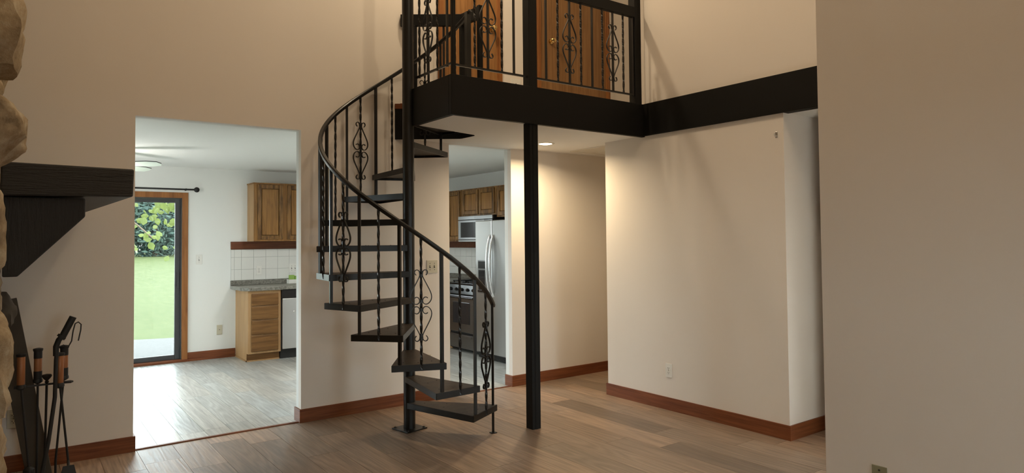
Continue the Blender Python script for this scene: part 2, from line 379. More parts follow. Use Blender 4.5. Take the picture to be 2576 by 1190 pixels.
# loft floor / lower hall ceiling
loft = MB()
loft.prism([(2.60,4.24),(6.0,4.24),(6.0,YW),(2.81,YW),(3.285,5.230),(3.29,5.014),(2.60,4.83)], CEIL, LOFT-.006)
obj('ceiling_hall', loft, M['ceil'], kind='structure', label='white underside of the loft over the hall')
obj('ceiling_recess', MB().box(XR+.06, 6.0, 0.90, 4.24, CEIL, LOFT-.006), M['ceil'], kind='structure', label='ceiling over the recess beside the hall')
# dining / kitchen shell
SX0, SX1 = -0.15, 1.684
wall_y('wall_dining', YBK, YBK+.14, -2.6, XK+.14, 0, 2.6, [(SX0, SX1, 0.0, 2.065), (3.30, 4.0, 1.15, 2.1)], M['wall2'], 'white back wall of the dining room and kitchen')
win_y('window_3', YBK+.07, 3.30, 4.0, 1.15, 2.1, 'window above the kitchen sink')
obj('wall_kitchen', MB().box(XK, XK+.14, YW+WT, YBK, 0, 2.6), M['wall2'], kind='structure', label='kitchen side wall behind the stove and refrigerator')
wall_x('wall_dining_left', -2.74, -2.6, YW+WT/2, YBK+.14, 0, 2.6, [(6.5, 8.7, 0.60, 2.15)], M['wall2'], 'dining room side wall with an added wide window')
win_x('window_added', -2.67, 6.5, 8.7, 0.60, 2.15, 'unseen wide window added to brighten the dining room', 3)  # added opening, lets more daylight into the dining room
obj('ceiling_dining', MB().box(-2.74, XK+.14, YW+WT, YBK+.14, 2.46, 2.6), M['ceil2'], kind='structure', label='white ceiling of the dining room and kitchen')

# baseboards
HB, BT = 0.11, 0.014
def bb(name, mb, label): return obj(name, mb, M['base'], kind='structure', label=label, bevel=0.002)
bb('baseboard_back_left', MB().box(XL, O1[0]+BT, YW-BT, YW, 0, HB).box(O1[0], O1[0]+BT, YW, YW+WT, 0, HB), 'red-brown baseboard between the fireplace and the dining opening')
bb('baseboard_back_middle', MB().box(O1[1]-BT, O2[0]+BT, YW-BT, YW, 0, HB).box(O1[1]-BT, O1[1], YW, YW+WT+BT, 0, HB).box(O2[0], O2[0]+BT, YW, YW+WT, 0, HB), 'red-brown baseboard behind the spiral staircase')
bb('baseboard_back_right', MB().box(O2[1]-BT, 6.0, YW-BT, YW, 0, HB).box(O2[1]-BT, O2[1], YW, YW+WT, 0, HB), 'red-brown baseboard along the hallway')
bb('baseboard_right', MB().box(XR-BT, XR, 2.828-BT, 4.724+BT, 0, HB).box(XR, 6.0, 2.828-BT, 2.828, 0, HB).box(XR, 6.0, 4.724, 4.724+BT, 0, HB), 'red-brown baseboard round the hall wall corner')
bb('baseboard_near', MB().box(XN-BT, XN, -4.0, YN+BT, 0, HB).box(XN, XN+.12, YN, YN+BT, 0, HB), 'red-brown baseboard of the tall partition wall')
bb('baseboard_dining', MB().box(1.753, 2.33, YBK-BT, YBK, 0.022, HB).box(1.753, 2.33, YBK-BT-.016, YBK-BT, 0, 0.024), 'red-brown baseboard beside the sliding door')
bb('baseboard_loft', MB().box(2.84, 3.24, YW-BT, YW, LOFT, LOFT+.05), 'short brown baseboard on the wall at the stair landing')

# ------------------------------------------------------------------ black beams and posts
obj('fascia_beam', MB().box(2.558, XR+.06, 4.207, 4.247, CEIL-.012, LOFT+.008), M['beam'], bevel=0.003, label='black fascia beam under the loft railing carried by the square post', cat='beam')
obj('fascia_beam', MB().box(XR-.022, XR+.07, 0.90, 4.207, CEIL-.004, LOFT+.008), M['beam'], bevel=0.003, label='long black beam under the upper tan wall', cat='beam')
obj('fascia_beam', MB().box(2.558, 2.598, 4.247, 4.825, CEIL-.012, LOFT+.008), M['beam'], bevel=0.003, label='short black fascia beam running from the loft corner to the stair pole', cat='beam')
PX, PY, PS = 3.335, 4.262, 0.083
obj('support_post', MB().box(PX-PS/2, PX+PS/2, PY-PS/2, PY+PS/2, 0, CEIL-.002).box(PX-.012, PX+.012, PY-PS/2-.004, PY-PS/2, 0, CEIL-.02), M['beam'], bevel=0.004, label='square black post standing on the floor under the loft beam', cat='post')

# ------------------------------------------------------------------ wrought iron pieces
HALF = [(.034,.213),(.042,.222),(.046,.234),(.040,.247),(.026,.2505),(.014,.241),(.010,.222),(.013,.200),(.045,.138),(.066,.095),(.074,.064),(.070,.037),(.053,.015),(.032,.008),(.015,.018),(.011,.038),(.021,.055),(.036,.058),(.047,.051)]
def smooth_path(p, n=3):
    out = []
    for i in range(len(p)-1):
        p0, p1, p2, p3 = p[max(i-1,0)], p[i], p[i+1], p[min(i+2,len(p)-1)]
        for j in range(n):
            t = j/n
            out.append(tuple(0.5*((2*b)+(c-a)*t+(2*a-5*b+4*c-d)*t*t+(-a+3*b-3*c+d)*t**3) for a, b, c, d in zip(p0, p1, p2, p3)))
    out.append(p[-1]); return out
HALF_S = smooth_path(HALF)
def scroll_mb(c, tang):
    t = Vector((tang[0], tang[1], 0)).normalized(); nrm = Vector((t.y, -t.x, 0)); mb = MB(); c = Vector(c)
    for su in (-1, 1):
        for sv in (-1, 1):
            mb.sweep([c + t*(u*su) + Vector((0,0,v*sv)) for u, v in HALF_S], rect(0.006, 0.012), nrm=nrm)
    for v in (-.235, -.21, -.03, .03, .21): mb.box(c.x-.009, c.x+.009, c.y-.009, c.y+.009, c.z+v-.011, c.z+v+.011)
    return mb
def twisted_mb(p, z0, z1, sz=0.0145, plain=0.0):
    n = max(8, int((z1-z0)/0.022)); mb = MB()
    pts = [(p[0], p[1], z0+(z1-z0)*i/n) for i in range(n+1)]
    return mb.sweep(pts, rect(sz, sz), nrm=(1, 0, 0.001), twist=R(26))
def plain_mb(p, z0, z1, sz=0.019, ang=0.0):
    mb = MB(); c, s_ = math.cos(ang), math.sin(ang)
    return mb.sweep([(p[0],p[1],z0),(p[0],p[1],z1)], [(u*c-v*s_, u*s_+v*c) for u, v in rect(sz, sz)], nrm=(1,0,0.001))

# ------------------------------------------------------------------ spiral staircase
SC = Vector((2.545, 4.861, 0)); SR, A0, STEP, RISE = 0.687, -48.1, 24.98, 0.2085
def sp(k, r=SR): a = R(A0-STEP*k); return Vector((SC.x+r*math.cos(a), SC.y+r*math.sin(a), 0))
stair = thing('spiral_staircase', 'black iron spiral staircase with wedge treads, twisted balusters and scrolls', 'staircase', SC)
obj('center_pole', MB().lathe([(0.0465,0.006),(0.0465,4.1),(0.044,4.12),(0.001,4.121)], SC.x, SC.y, 28), M['black'], stair, smooth=True)
pb = MB(); ca, sa = math.cos(R(11)), math.sin(R(11))
def rot2(u, v): return (SC.x+u*ca-v*sa, SC.y+u*sa+v*ca)
plate = obj('base_plate', pb.prism([rot2(-.1,-.1), rot2(.1,-.1), rot2(.1,.1), rot2(-.1,.1)], 0.0, 0.010), M['black'], stair, bevel=0.002)
for u, v in ((-.08,-.08),(.08,-.08),(.08,.08),(-.08,.08)):
    q = rot2(u, v); obj('bolt', MB().lathe([(0.011,0.010),(0.011,0.016),(0.006,0.02)], q[0], q[1], 6), M['black'], plate)
def tread(k):
    zt = RISE*k + 0.006; th = 0.045
    oa, ob = sp(k-1-0.07, 0.712), sp(k+(0.17 if k < 12 else -0.02), 0.712)
    da, db = (oa-SC).normalized(), (ob-SC).normalized()
    na, nb = Vector((-da.y, da.x, 0)), Vector((db.y, -db.x, 0))   # outwards sideways
    ia, ib = SC + da*0.02 + na*0.04, SC + db*0.02 + nb*0.04
    t = MB()
    for p, q in ((ia, oa), (oa, ob), (ob, ib)):
        d = (q-p).normalized(); n = Vector((-d.y, d.x, 0))*0.004
        t.prism([(p-n)[:2], (q-n)[:2], (q+n)[:2], (p+n)[:2]], zt-th, zt)
    o = obj('tread', t, M['black'], stair)
    bd = obj('tread_board', MB().prism([ia[:2], oa[:2], ob[:2], ib[:2]], zt-0.026, zt+0.0015), M['tread'], o)
    for f_, g_ in ((.2,.5),(.45,.25),(.5,.7),(.85,.2),(.9,.5),(.85,.8)):
        p = (ia.lerp(oa, f_)).lerp(ib.lerp(ob, f_), g_)
        obj('screw', MB().lathe([(0.006,0),(0.005,0.002)], p.x, p.y, 6, cz=zt+0.0015), M['blackmat'], o)
for k in range(1, 13): tread(k)
def railz(k): return RISE*k + 1.012
hr = [(*sp(k/8)[:2], railz(k/8)) for k in range(-1, 98)]
obj('handrail', MB().sweep(hr, [(-.016,-.010),(-.012,-.016),(.012,-.016),(.016,-.010),(.016,.008),(.010,.015),(-.010,.015),(-.016,.008)], nrm=(0,0,1)), M['black'], stair, smooth=True)
for k in range(0, 12):
    p = sp(k)
    obj('baluster', plain_mb(p, 0.0 if k == 0 else RISE*k-0.03, railz(k)-.01, 0.018 if k == 0 else 0.021, R(A0-STEP*k)), M['black'], stair)
    if k == 0: obj('foot_plate', MB().box(p.x-.022, p.x+.022, p.y-.022, p.y+.022, 0, 0.006), M['black'], stair)
for k in range(0, 12):
    T = k+0.5; p = sp(T); zb = RISE*(k+1)-.03
    b = obj('twisted_baluster', twisted_mb(p, zb, railz(T)-.01), M['black'], stair)
    if k % 2 == 0:
        a = R(A0-STEP*T); obj('scroll', scroll_mb((p.x, p.y, RISE*(k+1)+.42), (-math.sin(a), math.cos(a))), M['black'], b)
nw = sp(12); obj('newel_post', plain_mb(nw, RISE*12-.03, railz(12)+.02, 0.042), M['black'], stair)
# black fascia lining the stairwell opening in the loft floor
sf = thing('stairwell_fascia', 'black fascia with brown nosing lining the stairwell opening behind the pole', 'fascia', (3.2, 5.2, CEIL-.008))
W0, W1, W2 = Vector((2.785, YW-.004, 0)), Vector((3.268, 5.222, 0)), Vector((3.275, 5.015, 0))
for p, q in ((W0, W1), (W1, W2)):
    d = (q-p).normalized(); n = Vector((-d.y, d.x, 0))*0.012
    obj('fascia_board', MB().prism([p[:2], q[:2], (q+n)[:2], (p+n)[:2]], CEIL-.008, LOFT-.008), M['beam'], sf)
    obj('nosing', MB().prism([(p-n*.4)[:2], (q-n*.4)[:2], (q+n)[:2], (p+n)[:2]], LOFT-.008, LOFT+.040), M['base'], sf, bevel=.003)

# ------------------------------------------------------------------ loft railings
YRAIL = 4.255; ZT0, ZT1 = 3.528, 3.624
lr = thing('loft_railing', 'black iron loft railing with scrolled balusters above the fascia beam', 'railing', (3.6, YRAIL, LOFT))
def end_post(x, y, s, zt): obj('post', MB().box(x-s/2, x+s/2, y-s/2, y+s/2, LOFT+.008, zt), M['beam'], lr, bevel=0.004)
end_post(PX, PY, PS, TOP); end_post(XR-.042, YRAIL+.02, 0.08, TOP)
end_post(2.602, YRAIL-.004, 0.03, ZT0+.01)
obj('top_rail', MB().box(2.57, PX-PS/2, YRAIL-.02, YRAIL+.02, ZT0, ZT1), M['beam'], lr, bevel=0.004)
obj('top_rail', MB().box(PX+PS/2, XR-.08, YRAIL-.02, YRAIL+.02, ZT0, ZT1), M['beam'], lr, bevel=0.004)
obj('top_rail', MB().box(2.58, 2.62, YRAIL+.02, SC.y-.04, ZT0, ZT1), M['beam'], lr, bevel=0.004)
obj('bottom_rail', MB().box(2.60, PX-PS/2, YRAIL-.007, YRAIL+.007, 2.806, 2.822), M['black'], lr)
obj('bottom_rail', MB().box(PX+PS/2, XR-.08, YRAIL-.007, YRAIL+.007, 2.806, 2.822), M['black'], lr)
obj('bottom_rail', MB().box(2.593, 2.607, YRAIL, SC.y-.04, 2.816, 2.832), M['black'], lr)
def rail_bal(p, typ, tang):
    if typ == 't': return obj('twisted_baluster', twisted_mb(p, 2.81, ZT0+.005), M['black'], lr)
    b = obj('baluster', plain_mb(p, 2.81, ZT0+.005, 0.015), M['black'], lr)
    if typ == 's': obj('scroll', scroll_mb((p[0], p[1], 3.16), tang), M['black'], b)
for x, t_ in ((2.797,'t'),(2.918,'s'),(3.05,'t'),(3.167,'p'),(3.498,'p'),(3.626,'t'),(3.757,'s'),(3.886,'t'),(4.017,'p'),(4.141,'t'),(4.269,'s'),(4.40,'t'),(4.529,'p')):
    rail_bal((x, YRAIL), t_, (1, 0))
for y, t_ in ((4.767,'t'),(4.631,'s'),(4.48,'t'),(4.333,'p')): rail_bal((2.60, y), t_, (0, 1))
# guard at the landing
gd = thing('landing_guard', 'black board guard rail around the stair landing in front of the loft door', 'railing', (3.2, 5.2, LOFT))
G0, G1, G2 = Vector((2.842, 5.566, 0)), Vector((3.30, 5.235, 0)), Vector((3.315, 4.96, 0))
for p, q in ((G0, G1), (G1, G2)):
    d = (q-p).normalized(); n = Vector((-d.y, d.x, 0))*0.018
    obj('top_rail', MB().prism([(p-n)[:2], (q-n)[:2], (q+n)[:2], (p+n)[:2]], 3.482, 3.592), M['beam'], gd, bevel=0.003)
for p, z1 in ((G2, 3.60), (G0.lerp(G1, .22), 3.49), (G1, 3.49)):
    obj('post', plain_mb(p, LOFT-.006, z1, 0.04), M['beam'], gd, bevel=0.003)
for f_ in (0.45, 0.7):
    p = G0.lerp(G1, f_); obj('baluster', plain_mb(p, LOFT-.006, 3.49, 0.016), M['black'], gd)

# ------------------------------------------------------------------ loft doors
def loft_door(name, x0, x1, knob_x, label, wd='door'):
    t = thing(name, label, None, ((x0+x1)/2, YW, LOFT), kind='structure'); cw = 0.062; z1 = LOFT+2.03
    obj('slab', MB().box(x0+cw, x1-cw, YW-.008, YW, LOFT, z1), M[wd], t)
    c = MB()
    for a, b in ((x0, x0+cw), (x1-cw, x1)):
        c.box(a, b, YW-.020, YW, LOFT, z1+cw); c.box(a+.012, b-.024, YW-.027, YW-.020, LOFT, z1+cw)
    c.box(x0+cw, x1-cw, YW-.020, YW, z1, z1+cw)
    obj('casing', c, M['casing'], t, bevel=0.003)
    obj('knob', MB().lathe([(0.03,-.008),(0.03,-.014),(0.011,-.018),(0.011,-.04),(0.026,-.05),(0.029,-.062),(0.022,-.074),(0.003,-.078)], knob_x, YW, 16, 'Y', 3.65), M['brass'], t, smooth=True)
loft_door('door_1', 3.24, 3.995, 3.872, 'orange oak loft door behind the scrolled railing, nearer the staircase')
loft_door('door_2', 4.445, 5.535, 4.649, 'oak loft door, colour darkened for dimmer light, beside the far corner of the loft', 'door_dim')

# ------------------------------------------------------------------ wall plates
def plate_on(name, c, wd, ht, face, typ, mt, label, cat):
    # face: '-Y' plate on a wall facing -Y, '-X' plate on a wall facing -X
    t = thing(name, label, cat, c); c = Vector(c)
    def B(u0, u1, z0, z1, d0, d1):
        if face == '-Y': return MB().box(c.x+u0, c.x+u1, c.y-d1, c.y-d0, c.z+z0, c.z+z1)
        return MB().box(c.x-d1, c.x-d0, c.y+u0, c.y+u1, c.z+z0, c.z+z1)
    obj('plate', B(-wd/2, wd/2, -ht/2, ht/2, 0, 0.006), M[mt], t, bevel=0.002)
    if typ == 'outlet':
        for s in (-1, 1):
            o = obj('socket', B(-.017, .017, s*.0195-.014, s*.0195+.014, .006, .008), M[mt], t, bevel=0.001)
            for u in (-.007, .007): obj('slot', B(u-.0015, u+.0015, s*.0195-.002, s*.0195+.008, .008, .0085), M['slot'], o)
            obj('slot', B(-.0025, .0025, s*.0195-.010, s*.0195-.005, .008, .0085), M['slot'], o)
        obj('screw', B(-.003, .003, -.003, .003, .006, .008), M['slot'], t)
    elif typ.startswith('switch'):
        for u in ((0,) if typ == 'switch1' else (-.024, .024)):
            obj('toggle_well', B(u-.006, u+.006, -.013, .013, .006, .0065), M['slot'], t)
            obj('toggle', B(u-.004, u+.004, -.002, .011, .006, .017), M[mt], t)
            for s in (-1, 1): obj('screw', B(u-.003, u+.003, s*.03-.003, s*.03+.003, .006, .0075), M['slot'], t)
    else:
        obj('screw', B(-.004, .004, -.004+ (.04 if typ == 'blank' else 0), .004+(.04 if typ == 'blank' else 0), .006, .009), M['slot'], t)
    return t
plate_on('wall_outlet', (-0.005, YW, .35), .070, .125, '-Y', 'outlet', 'almond', 'almond duplex outlet low on the wall beside the stone fireplace', 'outlet')
plate_on('wall_outlet', (3.111, YW, .367), .072, .125, '-Y', 'outlet', 'almond', 'duplex outlet low on the wall behind the lowest spiral treads', 'outlet')
plate_on('wall_outlet', (XR, 3.967, .344), .070, .122, '-X', 'outlet', 'white', 'white duplex outlet on the tan hall wall above the baseboard', 'outlet')
plate_on('wall_outlet', (4.175, YW, 3.125), .13, .10, '-Y', 'blankc', 'white', 'white cover plate on the loft wall between the two doors', 'wall plate')
plate_on('light_switch', (3.166, YW, 1.255), .116, .120, '-Y', 'switch2', 'almond', 'almond double light switch on the wall beside the stair pole', 'light switch')
plate_on('light_switch', (1.886, YBK, 1.282), .072, .125, '-Y', 'switch1', 'white', 'white single light switch beside the sliding door', 'light switch')
plate_on('cable_plate', (2.136, YBK, .364), .068, .125, '-Y', 'blankc', 'almond', 'beige cable jack plate low between sliding door and drawers', 'wall plate')
plate_on('cable_plate', (XN, 1.607, .33), .072, .120, '-X', 'blank', 'olive', 'olive blank plate low on the tall partition wall', 'wall plate')
plate_on('wall_outlet', (2.63, YBK-.012, 1.118), .072, .122, '-Y', 'outlet', 'white', 'white duplex outlet on the tiled backsplash', 'outlet')
plate_on('light_switch', (3.095, YBK-.012, 1.135), .116, .122, '-Y', 'switch2', 'white', 'white double switch on the tiled backsplash', 'light switch')
hk = thing('wall_hook', 'tiny metal hook high on the tan hall wall near its corner', 'hook', (XR, 2.885, 2.28))
obj('back_plate', MB().box(XR-.004, XR, 2.875, 2.895, 2.255, 2.30), M['handle'], hk, bevel=.001)
obj('prong', MB().tube([(XR-.004,2.885,2.268),(XR-.02,2.885,2.262),(XR-.03,2.885,2.27),(XR-.03,2.885,2.285)], 0.0035, 6), M['handle'], hk, smooth=True)

# ------------------------------------------------------------------ hall ceiling light and vent
WARM = (1.0, 0.80, 0.545)
dl = thing('recessed_light', 'glowing round recessed light in the hall ceiling', 'ceiling light', (4.16, 5.083, CEIL))
obj('trim_ring', MB().lathe([(0.062,-.001),(0.066,-.006),(0.088,-.004),(0.092,0.0)], 4.16, 5.083, 32, cz=CEIL), M['white'], dl, smooth=True)
obj('lens', MB().lathe([(0.001,-.011),(0.04,-.010),(0.066,-.004),(0.066,-.001)], 4.16, 5.083, 24, cz=CEIL), M['bulb'], dl, smooth=True)
lamp_light('hall_bulb', 'AREA', (4.16, 5.083, CEIL-.015), 21, (1.0, 0.79, 0.49), dl, 0.13, spread=R(160))
vt = thing('ceiling_vent', 'white slatted return vent in the hall ceiling beside the recessed light', 'vent', (5.0, 5.1, CEIL))
vf = MB(); z0, z1 = CEIL-.010, CEIL-.0005
for x0, x1, y0, y1 in ((4.74,5.28,4.84,4.865),(4.74,5.28,5.355,5.38),(4.74,4.765,4.865,5.355),(5.255,5.28,4.865,5.355),(5.0,5.02,4.865,5.355)): vf.box(x0, x1, y0, y1, z0, z1)
obj('frame', vf, M['metalwhite'], vt)
obj('backing', MB().box(4.765, 5.255, 4.865, 5.355, CEIL-.0015, CEIL-.0005), M['slot'], vt)
for i in range(22):
    y = 4.872+i*0.022
    obj('slat', MB().add([(4.766,y,CEIL-.002),(5.254,y,CEIL-.002),(5.254,y+.014,CEIL-.009),(4.766,y+.014,CEIL-.009)], [(0,1,2,3)]), M['metalwhite'], vt)

# ------------------------------------------------------------------ lamps out of frame (loft ceiling fixture, living room pendant)
ll = thing('loft_ceiling_light', 'warm globe light hanging over the loft', 'ceiling light', (3.05, 5.0, 5.2))
obj('stem', MB().tube([(3.05,5.0,5.28),(3.05,5.0,TOP-.001)], 0.012, 8), M['brass'], ll)
lamp_light('loft_bulb', 'POINT', (3.05, 5.0, 5.2), 104, WARM, ll, 0.07)
pl = thing('pendant_light', 'warm globe pendant light high over the living room', 'ceiling light', (2.6, 1.3, 5.95))
obj('stem', MB().tube([(2.6,1.3,6.03),(2.6,1.3,TOP-.001)], 0.012, 8), M['brass'], pl)
lamp_light('pendant_bulb', 'POINT', (2.6, 1.3, 5.95), 94, WARM, pl, 0.07)

# ------------------------------------------------------------------ fireplace, mantel, tools
fp = thing('stone_fireplace', 'rough tan fieldstone fireplace wall carrying the black mantel', 'fireplace', (-0.4, 3.5, 0))
obj('core', MB().box(XL+.001, -0.13, 1.9, 5.2, 0, TOP-.002), M['mortar'], fp)
from mathutils import noise as mnoise
def stone(y, z, ry, rz, xo, seed, mt='stone', xi=-0.30):
    rg = random.Random(seed); bm = bmesh.new(); bmesh.ops.create_cube(bm, size=2.0)
    bmesh.ops.subdivide_edges(bm, edges=bm.edges[:], cuts=13, use_grid_fill=True)
    off = Vector([rg.uniform(-50, 50) for _ in range(3)]); cxm = (xo+xi)/2; rx = (xo-xi)/2
    cut = [(Vector((0.7, rg.uniform(-1,1), rg.uniform(-1,1))).normalized(), rg.uniform(.80, .98)) for _ in range(5)]
    mb = MB(); vv = []
    for v in bm.verts:
        q = v.co.copy(); p = q.lerp(q.normalized()*1.12, 0.42)
        for n_, d_ in cut:
            e_ = p.dot(n_) - d_*1.05
            if e_ > 0: p -= n_*e_*0.8
        wp = Vector((cxm+p.x*rx, y+p.y*ry, z+p.z*rz))
        nz = mnoise.fractal(wp*5+off, 0.9, 2.1, 5)*0.030 + mnoise.noise(wp*22+off)*0.007
        d_ = Vector((p.x/rx if rx > .02 else 0, p.y/ry, p.z/rz)).normalized()
        wp += d_*(nz-.012)
        wp.x = min(wp.x, xo+.004)
        vv.append(wp)
    mb.add(vv, [tuple(x.index for x in f.verts) for f in bm.faces]); bm.free()
    return obj('stone', mb, M[mt], fp, smooth=True)
# the column of stones in front of the mantel
for i, (y, z, ry, rz, xo) in enumerate([(3.2,2.72,.28,.20,.0),(3.2,2.31,.27,.20,.020),(3.22,1.935,.25,.165,.036),(3.15,1.56,.26,.19,-.034),(3.2,1.10,.27,.24,-.004),(3.2,.68,.27,.18,-.016),(3.2,.28,.28,.22,-.02)]):
    stone(y, z, ry, rz, xo, 50+i)
sd = 100
for cy, xo in ((2.2, -.075), (2.68, -.055), (3.72, -.045), (4.25, -.05), (4.78, -.05)):
    z = 0.0; rg = random.Random(sd)
    while z < TOP-.35:
        h_ = rg.uniform(.30, .46); z1 = min(z+h_, TOP-.02)
        stone(cy+rg.uniform(-.02,.02), (z+z1)/2, .26, (z1-z)/2-.004, xo-rg.uniform(0,.02), sd); sd += 1; z = z1
stone(5.0, 1.12, .16, .13, .005, 77, 'stone_d')
mt_ = thing('mantel_beam', 'black rough-hewn timber mantel with a diagonal bracket on the stone fireplace', 'mantel', (0.2, 4.5, 1.36))
mb = MB(); y0, y1 = 3.65, 5.5
mb.add([(-.06,y0,1.717),(.446,y0,1.725),(.45,y0,1.858),(-.06,y0,1.866),(-.06,y1,1.72),(.392,y1,1.722),(.396,y1,1.86),(-.06,y1,1.865)],
       [(0,1,2,3)], 1); n = len(mb.v)-8
mb.f += [(1,5,6,2),(5,4,7,6),(4,0,3,7),(3,2,6,7),(0,4,5,1)]; mb.m += [0]*5
obj('beam', mb, [M['hewn'], M['hewn_end']], mt_, bevel=0.008)
for yy in (3.675, 5.05):
    obj('bracket', MB().xprism([(-.05,1.715),(.255,1.715),(.255,1.630),(.004,1.362),(-.05,1.362)], yy, yy+.14), M['hewn'], mt_, bevel=0.006)
# leaning plank
q = [hit(47,780,'Y',5.33), hit(130,1190,'Y',5.33), hit(70,1190,'Y',5.33), hit(32,980,'Y',5.33)]
e1 = (q[0]-q[1]).normalized(); a_ = q[1]-e1*(q[1].z-0.004)/e1.z; b_ = a_+e1*1.16; wv_ = Vector((-e1.z,0,e1.x))*0.135
poly = [(a_.x, a_.z), (b_.x, b_.z), ((b_+wv_).x, (b_+wv_).z), ((a_+wv_).x, (a_+wv_).z+.004)]
minz = min(p[1] for p in poly); poly = [(p[0], p[1]-minz+.001) for p in poly]
obj('leaning_board', MB().xprism(poly, 5.32, 5.345), M['stone_d'], label='dark board leaning on the wall between fireplace and fire tools', cat='board', bevel=0.003)
# tool stand and tools
TY = 5.2
ts = thing('fire_tool_stand', 'black iron fireplace tool stand with round finial by the stone fireplace', 'tool stand', (0.155, TY, 0))
obj('base', MB().lathe([(0.055,0),(0.055,0.006),(0.03,0.010),(0.012,0.03)], 0.155, TY, 24), M['blackmat'], ts, smooth=True)
obj('rod', MB().tube([(0.155,TY,.02),(0.163,TY,.635)], 0.007, 8), M['blackmat'], ts, smooth=True)
obj('holder_plate', MB().prism([(-.005,TY-.03),(.10,TY-.012),(.22,TY-.012),(.29,TY-.03),(.305,TY),(.29,TY+.03),(.22,TY+.012),(.10,TY+.012),(-.005,TY+.03)], .612, .622), M['blackmat'], ts, bevel=.002)
obj('finial', MB().lathe([(0.006,.622),(0.013,.632),(0.007,.64),(0.02,.655),(0.028,.668),(0.024,.678),(0.003,.682)], 0.163, TY, 16), M['blackmat'], ts, smooth=True)
def fire_tool(name, label, x, dx, y, z_top, end, band=False):
    t = thing(name, label, 'fire tool', (x+dx, y, 0))
    obj('rod', MB().tube([(x, y, z_top-.19), (x+dx, y, .12)], 0.0065, 8), M['blackmat'], t, smooth=True)
    h = obj('handle', MB().lathe([(0.018,z_top-.195),(0.0215,z_top-.19),(0.0215,z_top-.02),(0.018,z_top-.015)], x, y, 14), M['copper'], t, smooth=True)
    obj('ferrule', MB().lathe([(0.025,z_top-.02),(0.027,z_top-.012),(0.027,z_top-.004),(0.012,z_top)], x, y, 14), M['blackmat'], h, smooth=True)
    obj('ferrule', MB().lathe([(0.012,z_top-.225),(0.026,z_top-.215),(0.026,z_top-.20),(0.02,z_top-.19)], x, y, 14), M['blackmat'], h, smooth=True)
    if band:
        for za, zb in ((z_top-.065, z_top-.018), (z_top-.20, z_top-.145)): obj('black_band', MB().lathe([(0.0225,za),(0.0228,za+.004),(0.0228,zb-.004),(0.0225,zb)], x, y, 14), M['blackmat'], h, smooth=True)
    if end == 'shovel':
        obj('blade', MB().add([(x+dx-.03,y-.03,.10),(x+dx+.03,y-.03,.10),(x+dx+.05,y-.05,.005),(x+dx-.05,y-.05,.005),(x+dx-.03,y-.022,.10),(x+dx+.03,y-.022,.10),(x+dx+.05,y-.042,.005),(x+dx-.05,y-.042,.005)],
            [(0,1,2,3),(7,6,5,4),(0,4,5,1),(1,5,6,2),(2,6,7,3),(3,7,4,0)]), M['blackmat'], t)
        obj('neck', MB().tube([(x+dx,y,.125),(x+dx,y-.02,.09)], .008, 8), M['blackmat'], t)
    elif end == 'brush':
        obj('brush_head', MB().lathe([(0.012,.13),(0.03,.115),(0.034,.05),(0.04,.008)], x+dx, y, 14), M['blackmat'], t, smooth=True)
    else:
        obj('tip', MB().tube([(x+dx,y,.125),(x+dx,y,.03),(x+dx+.012,y,.012),(x+dx+.035,y,.03),(x+dx+.04,y,.05)], .007, 8), M['blackmat'], t, smooth=True)
fire_tool('fire_brush', 'copper-handled hearth brush hanging nearest the stone fireplace', .03, .045, TY-.04, .83, 'brush')
fire_tool('fire_poker', 'copper-handled fire poker with black banded grip behind the stand finial', .117, .0, TY+.04, .845, 'poker', True)
fire_tool('fire_shovel', 'copper-handled ash shovel on the stand side facing the dining opening', .229, .05, TY-.035, .815, 'shovel')
fire_tool('fire_tongs', 'copper-handled fire iron hanging behind the ash shovel', .255, -.04, TY+.035, .85, 'poker', True)
lg = thing('log_grabber', 'long black log lifter with angled grip and hook leaning in the tool stand', 'fire tool', (0.13, 5.12, 0))
def P(px, py, y=5.13): v = hit(px, py, 'Y', y); return (v.x, v.y, v.z)
bot = hit(100, 1200, 'Y', 5.13); 
obj('shaft', MB().tube([P(143,885), P(141,905), P(138,1000), P(122,1110), (bot.x, bot.y, .012)], 0.012, 10), M['blackmat'], lg, smooth=True)
obj('elbow', MB().tube([P(141,895), P(141,872), P(148,855), P(158,845)], 0.017, 10), M['blackmat'], lg, smooth=True)
obj('grip', MB().tube([P(155,851), P(184,797)], 0.0205, 14), M['blackmat'], lg, smooth=True)
obj('collar', MB().tube([P(152,850), P(157,845)], 0.026, 14), M['blackmat'], lg, smooth=True)
obj('hook', MB().sweep([P(142,884), P(150,872), P(160,868), P(171,874), P(180,858), P(184,832), P(189,814), P(197,810), P(204,816), P(203,830), P(197,857)], rect(.007, .012), nrm=(0,1,0)), M['blackmat'], lg)

